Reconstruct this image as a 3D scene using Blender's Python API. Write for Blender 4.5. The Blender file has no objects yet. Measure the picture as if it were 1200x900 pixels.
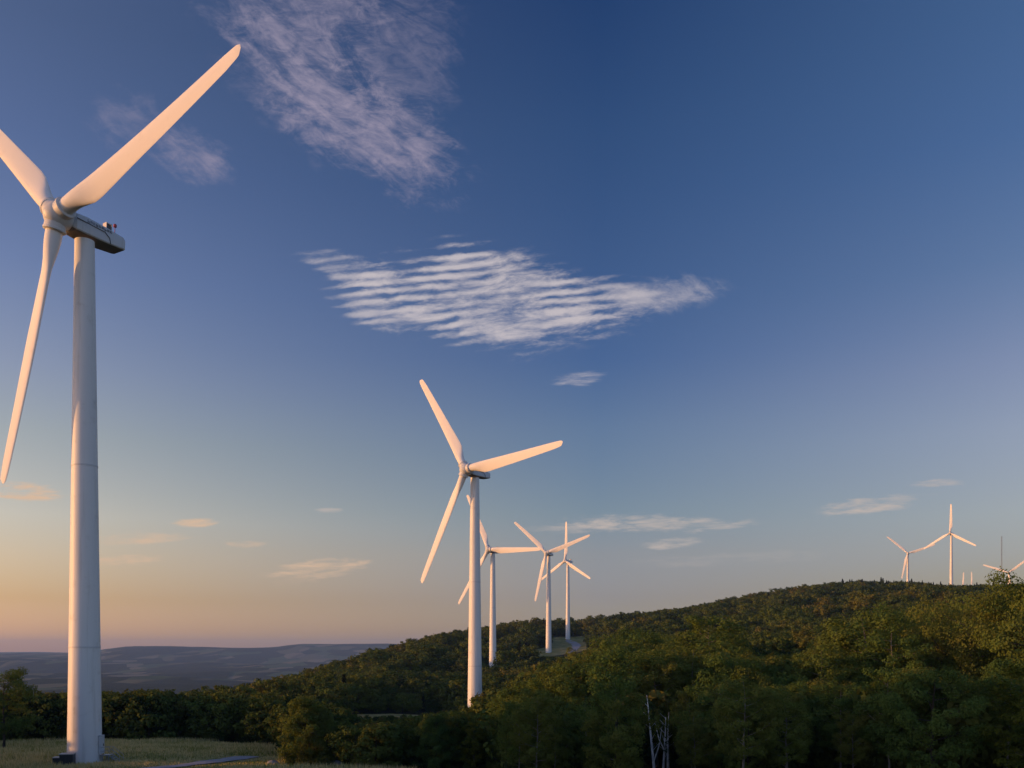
import bpy, math, random
import numpy as np
from mathutils import Matrix, Vector
R = math.radians
S = bpy.context.scene
COL = S.collection
F, HZ = 1067.0, 762.0            # focal length and horizon line, in pixels of the 1200 x 900 photograph

# ------------------------------------------------------------------ camera
cam = bpy.data.cameras.new('camera')
cam.lens, cam.sensor_width, cam.shift_y = 32.0, 36.0, 0.26
cam.clip_start, cam.clip_end = 0.5, 60000
camo = bpy.data.objects.new('camera', cam); COL.objects.link(camo)
camo.location = (0, 0, 0); camo.rotation_euler = (R(90), 0, 0)
S.camera = camo

# ------------------------------------------------------------------ light
SUN_EL, SUN_AZ = 5.6, -97.0      # azimuth from +Y towards +X
sun = bpy.data.lights.new('sun', 'SUN'); sun.energy = 4.35; sun.angle = R(0.6); sun.color = (1.0, 0.46, 0.14)
suno = bpy.data.objects.new('sun', sun); COL.objects.link(suno)
sd = Vector((math.sin(R(SUN_AZ))*math.cos(R(SUN_EL)), math.cos(R(SUN_AZ))*math.cos(R(SUN_EL)), math.sin(R(SUN_EL))))
suno.rotation_euler = sd.to_track_quat('Z', 'Y').to_euler()
vs = S.view_settings
vs.view_transform, vs.look, vs.exposure, vs.gamma, vs.use_curve_mapping = 'Standard', 'None', 0.0, 1.0, False
S.cycles.max_bounces = 6; S.cycles.diffuse_bounces = 3; S.cycles.transparent_max_bounces = 8; S.cycles.volume_bounces = 1
S.cycles.use_denoising = True

world = bpy.data.worlds.new('World'); S.world = world; world.use_nodes = True
class NT:
    """small helper for node trees: every method returns an output socket"""
    def __init__(s, tree): s.t = tree; s.n = tree.nodes; s.l = tree.links
    def put(s, sock, v):
        if isinstance(v, bpy.types.NodeSocket): s.l.new(v, sock)
        elif v is not None: sock.default_value = v
    def m(s, op, a, b=None, c=None, clamp=False):
        n = s.n.new('ShaderNodeMath'); n.operation = op; n.use_clamp = clamp
        s.put(n.inputs[0], a); s.put(n.inputs[1], b); s.put(n.inputs[2], c); return n.outputs[0]
    def ss(s, v, lo, hi):
        n = s.n.new('ShaderNodeMapRange'); n.interpolation_type = 'SMOOTHSTEP'
        s.put(n.inputs[0], v); n.inputs[1].default_value = lo; n.inputs[2].default_value = hi; return n.outputs[0]
    def xyz(s, x, y, z):
        n = s.n.new('ShaderNodeCombineXYZ')
        for i, v in enumerate((x, y, z)): s.put(n.inputs[i], v)
        return n.outputs[0]
    def noise(s, vec, scale, detail=4, rough=.5, dist=0.0):
        n = s.n.new('ShaderNodeTexNoise'); s.put(n.inputs['Vector'], vec)
        n.inputs['Scale'].default_value = scale; n.inputs['Detail'].default_value = detail
        n.inputs['Roughness'].default_value = rough; n.inputs['Distortion'].default_value = dist
        return n.outputs['Fac']
    def mix(s, f, a, b, mode='MIX'):
        n = s.n.new('ShaderNodeMix'); n.data_type = 'RGBA'; n.blend_type = mode
        s.put(n.inputs[0], f); s.put(n.inputs[6], a); s.put(n.inputs[7], b); return n.outputs[2]
    def ramp(s, f, stops, interp='LINEAR'):
        n = s.n.new('ShaderNodeValToRGB'); s.put(n.inputs[0], f); cr = n.color_ramp; cr.interpolation = interp
        while len(cr.elements) < len(stops): cr.elements.new(0.5)
        for e, (p, c) in zip(cr.elements, stops): e.position = p; e.color = (*c, 1)
        return n.outputs[0]


SKY_L = [(0.01, (2.007, 1.458, 2.069)), (0.051, (1.946, 1.2574500000000002, 1.138)), (0.092, (2.383, 1.6099400000000001, 1.461)), (0.133, (2.62, 1.90991, 1.791)), (0.215, (2.28, 1.8, 1.74)), (0.28, (2.005, 1.648, 1.931)), (0.379, (1.529, 1.425, 2.011)), (0.502, (1.173, 1.194, 1.81)), (0.625, (1.057, 1.089, 1.611))]
SKY_C = [(0.011, (1.068, 1.056, 1.788)), (0.058, (1.056, 0.944, 1.527)), (0.105, (1.257, 1.077, 1.417)), (0.151, (1.132, 1.141, 1.461)), (0.244, (0.967, 1.076, 1.564)), (0.319, (0.649, 0.873, 1.56)), (0.431, (0.565, 0.813, 1.481)), (0.571, (0.442, 0.73, 1.379)), (0.711, (0.282, 0.564, 1.215))]
SKY_R = [(0.01, (0.984, 1.001, 1.845)), (0.051, (1.012, 0.814, 0.936)), (0.092, (1.248, 1.035, 1.275)), (0.133, (1.486, 1.254, 1.44)), (0.215, (1.664, 1.389, 1.661)), (0.28, (1.543, 1.317, 1.707)), (0.379, (1.054, 1.148, 1.661)), (0.502, (0.782, 1.041, 1.693)), (0.625, (0.745, 1.038, 1.666))]
# clouds: centre and radii in hundredths of the view's tangent plane, tilt, strength, kind, colour
CL_HI, CL_MID, CL_LOW, CL_WARM = (.34,.30,.40), (.56,.51,.54), (.53,.46,.42), (.72,.50,.34)
CLOUDS = [
 (348,5,128,90,20,.70,'wisp',CL_HI), (430,150,165,66,32,.95,'wisp',CL_HI), (475,60,85,110,10,.40,'wisp',CL_HI), (350,80,120,80,35,.45,'wisp',CL_HI),
 (228,178,62,40,25,.7,'wisp',CL_HI), (142,142,52,44,0,.4,'wisp',CL_HI),
 (572,349,192,66,8,.95,'ripple',CL_MID), (465,362,92,34,10,.75,'ripple',CL_MID), (412,316,74,22,14,.55,'ripple',CL_MID), (695,352,100,32,0,.6,'ripple',CL_MID), (772,344,86,26,-4,.65,'wisp',CL_MID),
 (679,444,44,10,-8,.55,'streak',CL_MID),
 (770,613,140,13,1,.95,'streak',CL_LOW), (690,618,90,9,-3,.6,'streak',CL_LOW), (786,637,44,8,-4,.8,'streak',CL_LOW), (1020,592,78,13,-7,1.0,'streak',CL_LOW),
 (1098,566,40,6,-3,.7,'streak',CL_LOW), (388,598,20,4.5,0,.8,'streak',CL_LOW),
 (25,577,70,14,4,1.15,'streak',CL_WARM), (228,612,36,7,-2,0.94,'streak',CL_WARM), (165,631,70,10,-2,0.68,'streak',CL_WARM), (145,656,60,9,0,1.01,'streak',CL_WARM),
 (372,668,72,15,-8,0.88,'streak',CL_WARM), (285,638,30,6,0,0.54,'streak',CL_WARM), (850,655,150,10,-3,.2,'streak',CL_LOW)]

def build_world():
    w = NT(world.node_tree); w.n.clear()
    out = w.n.new('ShaderNodeOutputWorld'); bg = w.n.new('ShaderNodeBackground'); w.l.new(bg.outputs[0], out.inputs[0])
    sky = w.n.new('ShaderNodeTexSky'); sky.sky_type = 'NISHITA'; sky.sun_disc = False
    sky.sun_elevation = R(SUN_EL); sky.sun_rotation = R(SUN_AZ); sky.altitude = 800
    sky.air_density = 1.0; sky.dust_density = 1.0; sky.ozone_density = 1.0
    tc = w.n.new('ShaderNodeTexCoord'); sp = w.n.new('ShaderNodeSeparateXYZ'); w.l.new(tc.outputs['Generated'], sp.inputs[0])
    dx, dy, dz = sp.outputs
    hor = w.m('MAXIMUM', w.m('SQRT', w.m('ADD', w.m('MULTIPLY', dx, dx), w.m('MULTIPLY', dy, dy))), 1e-4)
    t = w.m('DIVIDE', dz, hor)                                            # tangent of the elevation
    az = w.m('ARCTAN2', dx, dy)
    def gr(st): return w.ramp(t, [(p, tuple(x/4 for x in c)) for p, c in st])
    fl = w.n.new('ShaderNodeMapRange'); w.put(fl.inputs[0], az); fl.inputs[1].default_value = R(-28.9); fl.inputs[2].default_value = R(5.4)
    fr = w.n.new('ShaderNodeMapRange'); w.put(fr.inputs[0], az); fr.inputs[1].default_value = R(5.4); fr.inputs[2].default_value = R(28.9)
    gain = w.mix(fr.outputs[0], w.mix(fl.outputs[0], gr(SKY_L), gr(SKY_C)), gr(SKY_R))
    col = w.mix(1.0, sky.outputs[0], gain, 'MULTIPLY')
    bk = w.m('ADD', 1.0, w.m('MULTIPLY', w.ss(dy, .15, -.6), .85)); col = w.mix(1.0, col, w.xyz(bk, bk, bk), 'MULTIPLY')   # sky behind the camera brightened, added fill for the shaded sides
    # thin clouds, laid out on the dome by direction; texture lives on a flat layer high above (perspective towards the horizon)
    zc = w.m('MAXIMUM', dz, .01); pv = w.xyz(w.m('DIVIDE', dx, zc), w.m('DIVIDE', dy, zc), 0.0)
    yc = w.m('MAXIMUM', dy, .02)
    px = w.m('ADD', w.m('MULTIPLY', w.m('DIVIDE', dx, yc), 10.67), 6.0)
    py = w.m('SUBTRACT', 7.62, w.m('MULTIPLY', w.m('DIVIDE', dz, yc), 10.67))
    q = w.xyz(px, py, 0.0)
    warp = w.noise(q, 1.6, 5, .62); warp2 = w.noise(w.xyz(w.m('ADD', px, 31.7), py, 0), 1.6, 5, .62)
    def rot(a, ky):
        c, s_ = math.cos(R(a)), math.sin(R(a))
        return w.xyz(w.m('ADD', w.m('MULTIPLY', px, c), w.m('MULTIPLY', py, s_)), w.m('MULTIPLY', w.m('SUBTRACT', w.m('MULTIPLY', py, c), w.m('MULTIPLY', px, s_)), ky), ky)
    big = w.noise(q, .9, 4, .55)
    wisp = w.m('ADD', w.m('MULTIPLY', w.noise(rot(36, 2.8), .9, 10, .66, .9), .6), w.m('MULTIPLY', w.noise(rot(8, 1.9), 3.4, 9, .72, .5), .5))
    lam = w.m('ADD', w.m('ADD', py, w.m('MULTIPLY', px, .115)), w.m('ADD', w.m('MULTIPLY', warp, .05), w.m('MULTIPLY', w.noise(rot(-7, 3.0), .7, 4, .5), .16)))
    rip = w.m('SINE', w.m('MULTIPLY', lam, 2*math.pi/.115))
    fine = w.noise(rot(-7, 3.6), 1.8, 10, .70, .3)
    ripple = w.m('ADD', w.m('MULTIPLY', rip, w.m('MULTIPLY', w.ss(big, .3, .7), .16)), fine)
    streak = w.noise(rot(-2, 5.5), 2.2, 9, .66, .3)
    tot = col
    for cx, cy, rx, ry, a, k, kind, cc in CLOUDS:
        c, s_ = math.cos(R(a)), math.sin(R(a))
        amp = .5 if kind == 'wisp' else .25
        ex = w.m('ADD', w.m('SUBTRACT', px, cx/100), w.m('MULTIPLY', w.m('SUBTRACT', warp, .5), rx/100*amp))
        ey = w.m('ADD', w.m('SUBTRACT', py, cy/100), w.m('MULTIPLY', w.m('SUBTRACT', warp2, .5), ry/100*amp*1.6))
        u = w.m('DIVIDE', w.m('ADD', w.m('MULTIPLY', ex, c), w.m('MULTIPLY', ey, s_)), rx/100)
        v = w.m('DIVIDE', w.m('SUBTRACT', w.m('MULTIPLY', ey, c), w.m('MULTIPLY', ex, s_)), ry/100)
        r = w.m('SQRT', w.m('ADD', w.m('MULTIPLY', u, u), w.m('MULTIPLY', v, v)))
        if kind == 'ripple': r = w.m('MAXIMUM', r, w.m('MULTIPLY', w.m('ADD', w.m('ABSOLUTE', u), w.m('ABSOLUTE', v)), .80))   # lens-shaped
        # thin edges are eaten away along the texture, so they fray instead of ending
        body = w.m('MINIMUM', w.m('MULTIPLY', w.m('SUBTRACT', 1.0, r), {'wisp': 1.0, 'ripple': 1.7, 'streak': 1.3}[kind]), .62)
        tex, gain_, lo, hi = {'wisp': (wisp, 3.3, .10, 1.45), 'ripple': (ripple, 2.5, .02, 1.05), 'streak': (streak, 2.7, .06, 1.15)}[kind]
        al = w.m('MULTIPLY', w.ss(w.m('ADD', body, w.m('MULTIPLY', w.m('SUBTRACT', tex, .52), gain_)), lo, hi), w.ss(r, 1.15, .75))
        al = w.m('MULTIPLY', w.m('MULTIPLY', al, k), w.ss(dy, .05, .3), clamp=True)
        tot = w.mix(w.m('MINIMUM', al, .92), tot, (*(x*2.5 for x in cc), 1))
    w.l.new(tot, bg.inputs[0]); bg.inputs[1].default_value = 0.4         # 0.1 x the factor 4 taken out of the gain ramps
build_world()
world.cycles.sampling_method = 'MANUAL'; world.cycles.sample_map_resolution = 256

# ------------------------------------------------------------------ helpers
def tag(o, label=None, cat=None, group=None, kind=None):
    for k, v in (('label', label), ('category', cat), ('group', group), ('kind', kind)):
        if v: o[k] = v
    return o
def mesh_np(name, V, Q, mats=None, mi=None, smooth=False):
    me = bpy.data.meshes.new(name)
    V = np.asarray(V, np.float32); Q = np.asarray(Q, np.int32); k = Q.shape[1]
    me.vertices.add(len(V)); me.vertices.foreach_set('co', V.ravel())
    me.loops.add(Q.size); me.loops.foreach_set('vertex_index', Q.ravel())
    me.polygons.add(len(Q)); me.polygons.foreach_set('loop_start', np.arange(0, Q.size, k, dtype=np.int32))
    for m in (mats or []): me.materials.append(m)
    if mi is not None: me.polygons.foreach_set('material_index', np.asarray(mi, np.int32))
    me.polygons.foreach_set('use_smooth', np.full(len(Q), smooth))
    me.update(calc_edges=True); me.validate(); return me
def link(name, me, parent=None, loc=None):
    o = bpy.data.objects.new(name, me); COL.objects.link(o)
    if parent: o.parent = parent
    if loc is not None: o.location = loc
    return o
def empty(name, loc, rz=0.0):
    o = bpy.data.objects.new(name, None); COL.objects.link(o); o.location = loc; o.rotation_euler = (0, 0, rz); o.empty_display_size = 1; return o
class MB:
    """collects shapes into one mesh"""
    def __init__(s): s.v = []; s.f = []; s.mi = []
    def add(s, V, Fc, mi=0):
        b = len(s.v); s.v += [tuple(p) for p in V]; s.f += [[b+i for i in f] for f in Fc]; s.mi += [mi]*len(Fc); return s
    def box(s, x0, x1, y0, y1, z0, z1, mi=0):
        V = [(x, y, z) for z in (z0, z1) for y in (y0, y1) for x in (x0, x1)]
        return s.add(V, [(0,2,3,1), (4,5,7,6), (0,1,5,4), (2,6,7,3), (0,4,6,2), (1,3,7,5)], mi)
    def tube(s, pts, rad, n=8, mi=0, cap=True):
        pts = [Vector(p) for p in pts]; rad = rad if hasattr(rad, '__len__') else [rad]*len(pts); V = []; Fc = []
        for i, p in enumerate(pts):
            d = (pts[min(i+1, len(pts)-1)] - pts[max(i-1, 0)]).normalized()
            a = d.cross(Vector((0, 1, 0)) if abs(d.y) < .9 else Vector((1, 0, 0))).normalized(); b = d.cross(a)
            for k in range(n):
                t = 2*math.pi*k/n; V.append(p + float(rad[i])*(math.cos(t)*a + math.sin(t)*b))
        for i in range(len(pts)-1):
            for k in range(n):
                k2 = (k+1) % n; Fc.append((i*n+k, i*n+k2, (i+1)*n+k2, (i+1)*n+k))
        if cap: Fc += [tuple(reversed(range(n))), tuple(range((len(pts)-1)*n, len(pts)*n))]
        return s.add(V, Fc, mi)
    def lathe(s, prof, n=48, mi=0):
        V = []; Fc = []
        for r, z in prof: V += [(r*math.cos(2*math.pi*k/n), r*math.sin(2*math.pi*k/n), z) for k in range(n)]
        for i in range(len(prof)-1):
            for k in range(n):
                k2 = (k+1) % n; Fc.append((i*n+k, i*n+k2, (i+1)*n+k2, (i+1)*n+k))
        Fc += [tuple(reversed(range(n))), tuple(range((len(prof)-1)*n, len(prof)*n))]
        return s.add(V, Fc, mi)
    def mesh(s, name, mats, smooth=None):
        me = bpy.data.meshes.new(name); me.from_pydata(s.v, [], s.f)
        for m in (mats if isinstance(mats, (list, tuple)) else [mats]): me.materials.append(m)
        for p, i in zip(me.polygons, s.mi): p.material_index = i
        if smooth is not None:
            me.shade_smooth(); me.set_sharp_from_angle(angle=R(smooth))
        me.update(); return me

def material(name):
    m = bpy.data.materials.new(name); m.use_nodes = True; t = NT(m.node_tree); t.n.clear()
    out = t.n.new('ShaderNodeOutputMaterial'); return m, t, out
def principled(t, out, col, rough=.6, bump=None, spec=.5, metal=0.0):
    b = t.n.new('ShaderNodeBsdfPrincipled'); t.put(b.inputs['Base Color'], col); t.put(b.inputs['Roughness'], rough)
    b.inputs['Specular IOR Level'].default_value = spec; b.inputs['Metallic'].default_value = metal
    if bump is not None: t.l.new(bump, b.inputs['Normal'])
    t.l.new(b.outputs[0], out.inputs[0]); return b
def bump(t, h, dist, strength=.5):
    n = t.n.new('ShaderNodeBump'); n.inputs['Strength'].default_value = strength; n.inputs['Distance'].default_value = dist; t.put(n.inputs['Height'], h); return n.outputs[0]
def coord(t, which='Object'): return t.n.new('ShaderNodeTexCoord').outputs[which]
def position(t): return t.n.new('ShaderNodeNewGeometry').outputs['Position']
def attr(t, name, kind='GEOMETRY'):
    n = t.n.new('ShaderNodeAttribute'); n.attribute_name = name; n.attribute_type = kind; return n

def paint(name, c, rough=.45, dirt=.12):
    m, t, out = material(name); o = coord(t)
    st = t.noise(t.xyz(*[t.m('MULTIPLY', a, b) for a, b in zip(sep(t, o), (1.0, 1.0, .06))]), 1.4, 6, .6)
    sp = t.noise(o, .5, 4, .6)
    f = t.m('MULTIPLY', t.m('ADD', t.ss(st, .5, .8), t.ss(sp, .55, .8)), dirt)
    principled(t, out, t.mix(f, (*c, 1), (c[0]*.55, c[1]*.52, c[2]*.45, 1)), rough, spec=.4); return m
def sep(t, v):
    n = t.n.new('ShaderNodeSeparateXYZ'); t.l.new(v, n.inputs[0]); return n.outputs[0:3]
def flat(name, c, rough=.6, metal=0.0):
    m, t, out = material(name); n = t.noise(coord(t), 3.0, 4, .6)
    principled(t, out, t.mix(t.m('MULTIPLY', n, .5), (*c, 1), (*(x*.6 for x in c), 1)), rough, metal=metal); return m
M = dict(tower=paint('tower_paint', (.71, .71, .69), .5, .45), blade=paint('blade_paint', (.76, .75, .73), .7, .18), nacelle=paint('nacelle_paint', (.60, .61, .61), .5, .4),
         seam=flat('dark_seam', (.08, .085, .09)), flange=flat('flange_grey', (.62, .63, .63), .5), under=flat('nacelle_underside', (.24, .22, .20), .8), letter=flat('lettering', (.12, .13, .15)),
         beacon_white=flat('beacon_housing', (.75, .73, .70)), red=flat('beacon_red', (.42, .05, .04), .35), box=flat('cabinet_dark', (.035, .038, .045), .5), boxtop=flat('cabinet_lid', (.35, .36, .36), .5),
         galv=flat('galvanised_steel', (.42, .43, .44), .4, .6), mast=flat('mast_grey', (.10,.10,.11), .6), concrete=flat('concrete', (.33, .32, .30), .9), stone=flat('pale_stone', (.30, .29, .28), .9))

# ------------------------------------------------------------------ terrain
def px2az(px): return np.arctan((np.asarray(px, float)-600)/F)
def at(px, d): return ((px-600)/F*d, d)                                   # plan position of image column px at depth d
CTRL = [  # column, depth, height
 (560,12,-3.2),(560,40,-7.6),(100,40,-7.6),(1100,40,-7.6),(560,75,-11.4),(100,75,-11.4),(1100,75,-10.6),(-400,75,-11.0),(1600,75,-10.0),
 (96,115.3,-14.2),(250,118,-14.2),(400,115,-14.4),(560,110,-14.4),(750,100,-13.0),(1000,100,-12.0),(1200,100,-10.5),(-300,115,-14),
 (50,165,-16),(200,165,-16),(340,165,-17),(-300,165,-15),(450,165,-16.5),(560,170,-17.5),(700,150,-14),(850,150,-11.5),(1000,150,-9.5),(1200,150,-6),
 (50,220,-22),(250,230,-21),(350,240,-19.5),(450,253,-18.6),(560,253,-19.3),(700,220,-13),(850,220,-8),(1000,220,-6),(1200,220,-1),
 (50,300,-36),(250,330,-26),(350,330,-19),(450,330,-20),(560,340,-21),(700,300,-15),(850,300,-7),(1000,300,-3),(1200,300,6),
 (-200,300,-34),(-200,600,-88),(50,500,-75),(250,470,-48),(350,440,-27),(400,450,-16.5),(480,430,-19),(577,480,-17),(700,500,-7),(850,500,2),(1000,500,14),(1200,500,24),
 (100,900,-120),(300,700,-75),(400,650,-28),(450,610,-9.5),(520,720,4.5),(560,640,-6),(643,630,-1.8),(664,790,8.9),(760,720,14),(850,750,26),(1000,800,44),(1200,800,48),
 (600,850,16.5),(720,950,27),(800,1000,36),(860,1050,50),(930,1080,62),(1000,1100,67),(1080,1090,67),(1115,1080,68.5),(1064,1200,58),(1150,1100,65),(1300,1100,62),(1182,1250,40),(1500,1100,60),
 (400,1000,-80),(520,1050,-25),(600,1250,-10),(720,1400,5),(900,1500,40),(1050,1600,55),(1130,2000,60),(1350,1700,50),
 (0,1600,-140),(300,1600,-135),(500,1700,-110),(700,2200,-70),(0,2600,-150),(300,2600,-150),(600,2600,-140),(900,2600,-60),(1300,2600,0),(-500,1500,-130),(-500,2600,-150),(1800,1000,40),(1800,2600,-20),(1800,300,10),(-500,500,-50)]
C = np.array(CTRL, float); CA = px2az(C[:,0]); CD = C[:,1]/np.cos(CA)
def feat(a, d): return np.stack([a*2.6, np.log(np.maximum(d, 4.0))*1.15], -1)
P0 = feat(CA, CD); n0 = len(P0)
def tps(r2): return .5*r2*np.log(r2+1e-9)
A = np.zeros((n0+3, n0+3)); A[:n0,:n0] = tps(((P0[:,None]-P0[None])**2).sum(-1)) + np.eye(n0)*2e-4
A[:n0,n0] = 1; A[:n0,n0+1:] = P0; A[n0,:n0] = 1; A[n0+1:,:n0] = P0.T
Wt = np.linalg.solve(A, np.r_[C[:,2], 0, 0, 0])
def hashn(ix, iy, seed):
    h = np.sin(ix*127.1+iy*311.7+seed*74.7)*43758.5453; return h-np.floor(h)
def vnoise(x, y, seed=0):
    ix, iy = np.floor(x), np.floor(y); fx, fy = x-ix, y-iy; fx = fx*fx*(3-2*fx); fy = fy*fy*(3-2*fy)
    a, b, c, d = hashn(ix, iy, seed), hashn(ix+1, iy, seed), hashn(ix, iy+1, seed), hashn(ix+1, iy+1, seed)
    return (a*(1-fx)+b*fx)*(1-fy)+(c*(1-fx)+d*fx)*fy
def fbm(x, y, seed=0, o=4):
    s = 0; a = .5
    for i in range(o): s = s+a*(vnoise(x, y, seed+i)-.5); x, y, a = x*2.03, y*2.03, a*.5
    return s
def sstep(x, a, b): t = np.clip((x-a)/(b-a), 0, 1); return t*t*(3-2*t)
RIDGE_PX = [-800,-100,0,90,130,150,200,260,320,350,400,450,520,1300]
RIDGE_Y = [768,767,766,765,760,758,757.5,758.5,758,755,754.5,755,757,757]
def zfun(X, Y):
    X = np.asarray(X, float); Y = np.asarray(Y, float)
    d = np.hypot(X, Y)+1e-6; a = np.arctan2(X, Y)
    back = sstep(np.abs(a), 1.25, 2.2); ac = np.clip(a, -.95, .95)*(1-back)
    f = feat(ac, np.minimum(d, 2700)); z = np.zeros(f.shape[:-1])
    ff = f.reshape(-1, 2); zz = np.empty(len(ff))
    for i in range(0, len(ff), 20000):
        q = ff[i:i+20000]; zz[i:i+20000] = tps(((q[:,None]-P0[None])**2).sum(-1))@Wt[:n0] + Wt[n0] + q@Wt[n0+1:]
    z = zz.reshape(d.shape)
    z = z + fbm(X/14, Y/14, 3)*1.0*sstep(d, 30, 200) + fbm(X/3.0, Y/3.0, 5)*.25*sstep(d, 130, 60)
    kn = sstep(d, 14, 45); z = z*kn+(-1.7-.165*d)*(1-kn)
    px = 600+F*np.tan(np.clip(a, -1.1, 1.1)); yy = np.interp(px, RIDGE_PX, RIDGE_Y)
    zr = (762-yy)/F*9500
    prof = np.interp(d, [2000, 2600, 3600, 5200, 6500, 7800], [-150, -150, -158, -120, -105, -70])
    bell = np.exp(-((d-9500)/1300)**2); z2 = prof*(1-bell)+zr*bell
    z2 = np.where(d > 9500, np.maximum(z2, 0)*0+zr*bell+(-60)*(1-bell), z2)
    z2 = np.where(d > 12500, z2+(762-764.5)/F*15000*sstep(d, 12500, 14500)+55*sstep(d, 12500, 14500), z2)
    z2 = z2 + fbm(X/1500, Y/700+3, 21, 5)*150*sstep(d, 2000, 4000)*(1-.8*bell)*(1-sstep(d, 10000, 13000)*.7) + fbm(X/420, Y/420, 31, 4)*14*sstep(d, 2300, 3200)
    k = sstep(d, 2000, 2600)
    return z*(1-k)+z2*k
TURB = {}
def ring_mesh(radii, na, apex):
    th = np.linspace(-math.pi, math.pi, na, endpoint=False)
    RR, TH = np.meshgrid(radii, th, indexing='ij'); X, Y = RR*np.sin(TH), RR*np.cos(TH); Z = zfun(X, Y)
    V = np.stack([X, Y, Z], -1).reshape(-1, 3); nr = len(radii)
    i, j = np.meshgrid(np.arange(nr-1), np.arange(na), indexing='ij'); j2 = (j+1) % na
    Q = np.stack([i*na+j, (i+1)*na+j, (i+1)*na+j2, i*na+j2], -1).reshape(-1, 4)
    return V, Q

def in_ell(X, Y, cx, cy, rx, ry): return ((X-cx)/rx)**2+((Y-cy)/ry)**2
def clearings(X, Y):
    """1 inside open ground (meadow, turbine pads), 0 under trees"""
    px = 600+F*X/np.maximum(Y, 1.0); w = fbm(X/9, Y/9, 51)*14
    m = np.zeros_like(X)
    m = np.maximum(m, sstep(Y+w, 84, 90)*sstep(Y+w*.6, 160, 152)*sstep(px+w*2, 345, 325)*sstep(X, -100, -88))
    m = np.maximum(m, sstep(Y+w, 70, 78)*sstep(Y+w*.4, 109, 105)*sstep(px+w*2, 600, 560)*sstep(X, -100, -88))
    m = np.maximum(m, sstep(in_ell(X, Y, *at(450, 255), 24, 17)+w*.05, 1.15, .9))
    m = np.maximum(m, sstep(in_ell(X, Y, *at(554, 247), 9, 17), 1.2, .9))
    m = np.maximum(m, sstep(in_ell(X, Y, *at(652, 640), 24, 42)+w*.03, 1.15, .9))
    m = np.maximum(m, sstep(in_ell(X, Y, *at(672, 775), 30, 40)+w*.03, 1.15, .9))
    m = np.maximum(m, sstep(in_ell(X, Y, *at(664, 705), 15, 60)+w*.03, 1.15, .9))
    for px_, d_ in ((577,480),(1115,1080),(1064,1200)): m = np.maximum(m, sstep(in_ell(X, Y, *at(px_, d_), 7, 7), 1.2, .9))
    return m

m_ground, t, out = material('ground_mix'); pos = position(t)
n1 = t.noise(pos, .12, 6, .6); n2 = t.noise(pos, 1.2, 6, .65); n3 = t.noise(pos, 7.0, 4, .6)
mead = t.ramp(t.m('ADD', t.m('MULTIPLY', n1, .6), t.m('MULTIPLY', n2, .4)), [(.36, (.11,.14,.03)), (.46, (.20,.20,.055)), (.54, (.38,.30,.13)), (.66, (.26,.24,.08))])
floor = t.ramp(n2, [(.3, (.018,.020,.010)), (.55, (.035,.036,.016)), (.75, (.05,.042,.024))])
mk = t.ss(t.m('ADD', attr(t, 'meadow').outputs['Fac'], t.m('MULTIPLY', t.m('SUBTRACT', n2, .5), .5)), .3, .7)
principled(t, out, t.mix(mk, floor, mead), .95, bump(t, t.m('ADD', n2, t.m('MULTIPLY', n3, .5)), .25, .7), spec=.1)

m_hill, t, out = material('far_hills'); pos = position(t)
flat_p = t.xyz(*(t.m('MULTIPLY', a, b) for a, b in zip(sep(t, pos), (1, .45, 0))))
vo = t.n.new('ShaderNodeTexVoronoi'); t.put(vo.inputs['Vector'], flat_p); vo.inputs['Scale'].default_value = 1/150
region = t.noise(flat_p, 1/900, 3, .55); pick = sep(t, vo.outputs['Color'])
fields = t.m('MULTIPLY', t.ss(region, .46, .50), t.m('GREATER_THAN', pick[0], .45))
fcol = t.ramp(pick[1], [(0, (.13,.13,.07)), (.35, (.20,.18,.11)), (.6, (.08,.115,.05)), (1, (.30,.27,.19))], 'CONSTANT')
fn = t.noise(pos, 1/35, 5, .65); fn2 = t.noise(pos, 1/220, 4, .6)
wood = t.ramp(t.m('ADD', t.m('MULTIPLY', fn, .6), t.m('MULTIPLY', fn2, .4)), [(.3, (.018,.026,.014)), (.55, (.04,.052,.022)), (.75, (.07,.066,.03))])
principled(t, out, t.mix(fields, wood, fcol), .95, bump(t, t.m('MULTIPLY', fn, t.m('SUBTRACT', 1.0, fields)), 12.0, .9), spec=.05)

rad_near = np.concatenate([np.geomspace(1.2, 60, 46), np.arange(62, 180, 2.0), np.geomspace(181, 2500, 120)])
V, Q = ring_mesh(rad_near, 720, True)
V = np.vstack([V, [[0, 0, float(zfun(0.0, .01))]]]); Q2 = np.array([[len(V)-1, j, (j+1) % 720, (j+1) % 720] for j in range(720)])
me = mesh_np('ground', V, Q, [m_ground], smooth=True)
a = me.attributes.new('meadow', 'FLOAT', 'POINT'); a.data.foreach_set('value', clearings(V[:,0], V[:,1]).astype(np.float32))
tag(link('ground', me), kind='structure')
V, Q = ring_mesh(np.concatenate([[2500], np.geomspace(2530, 16000, 130)]), 720, False)
tag(link('hills', mesh_np('hills', V, Q, [m_hill], smooth=True)), kind='structure')

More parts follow.
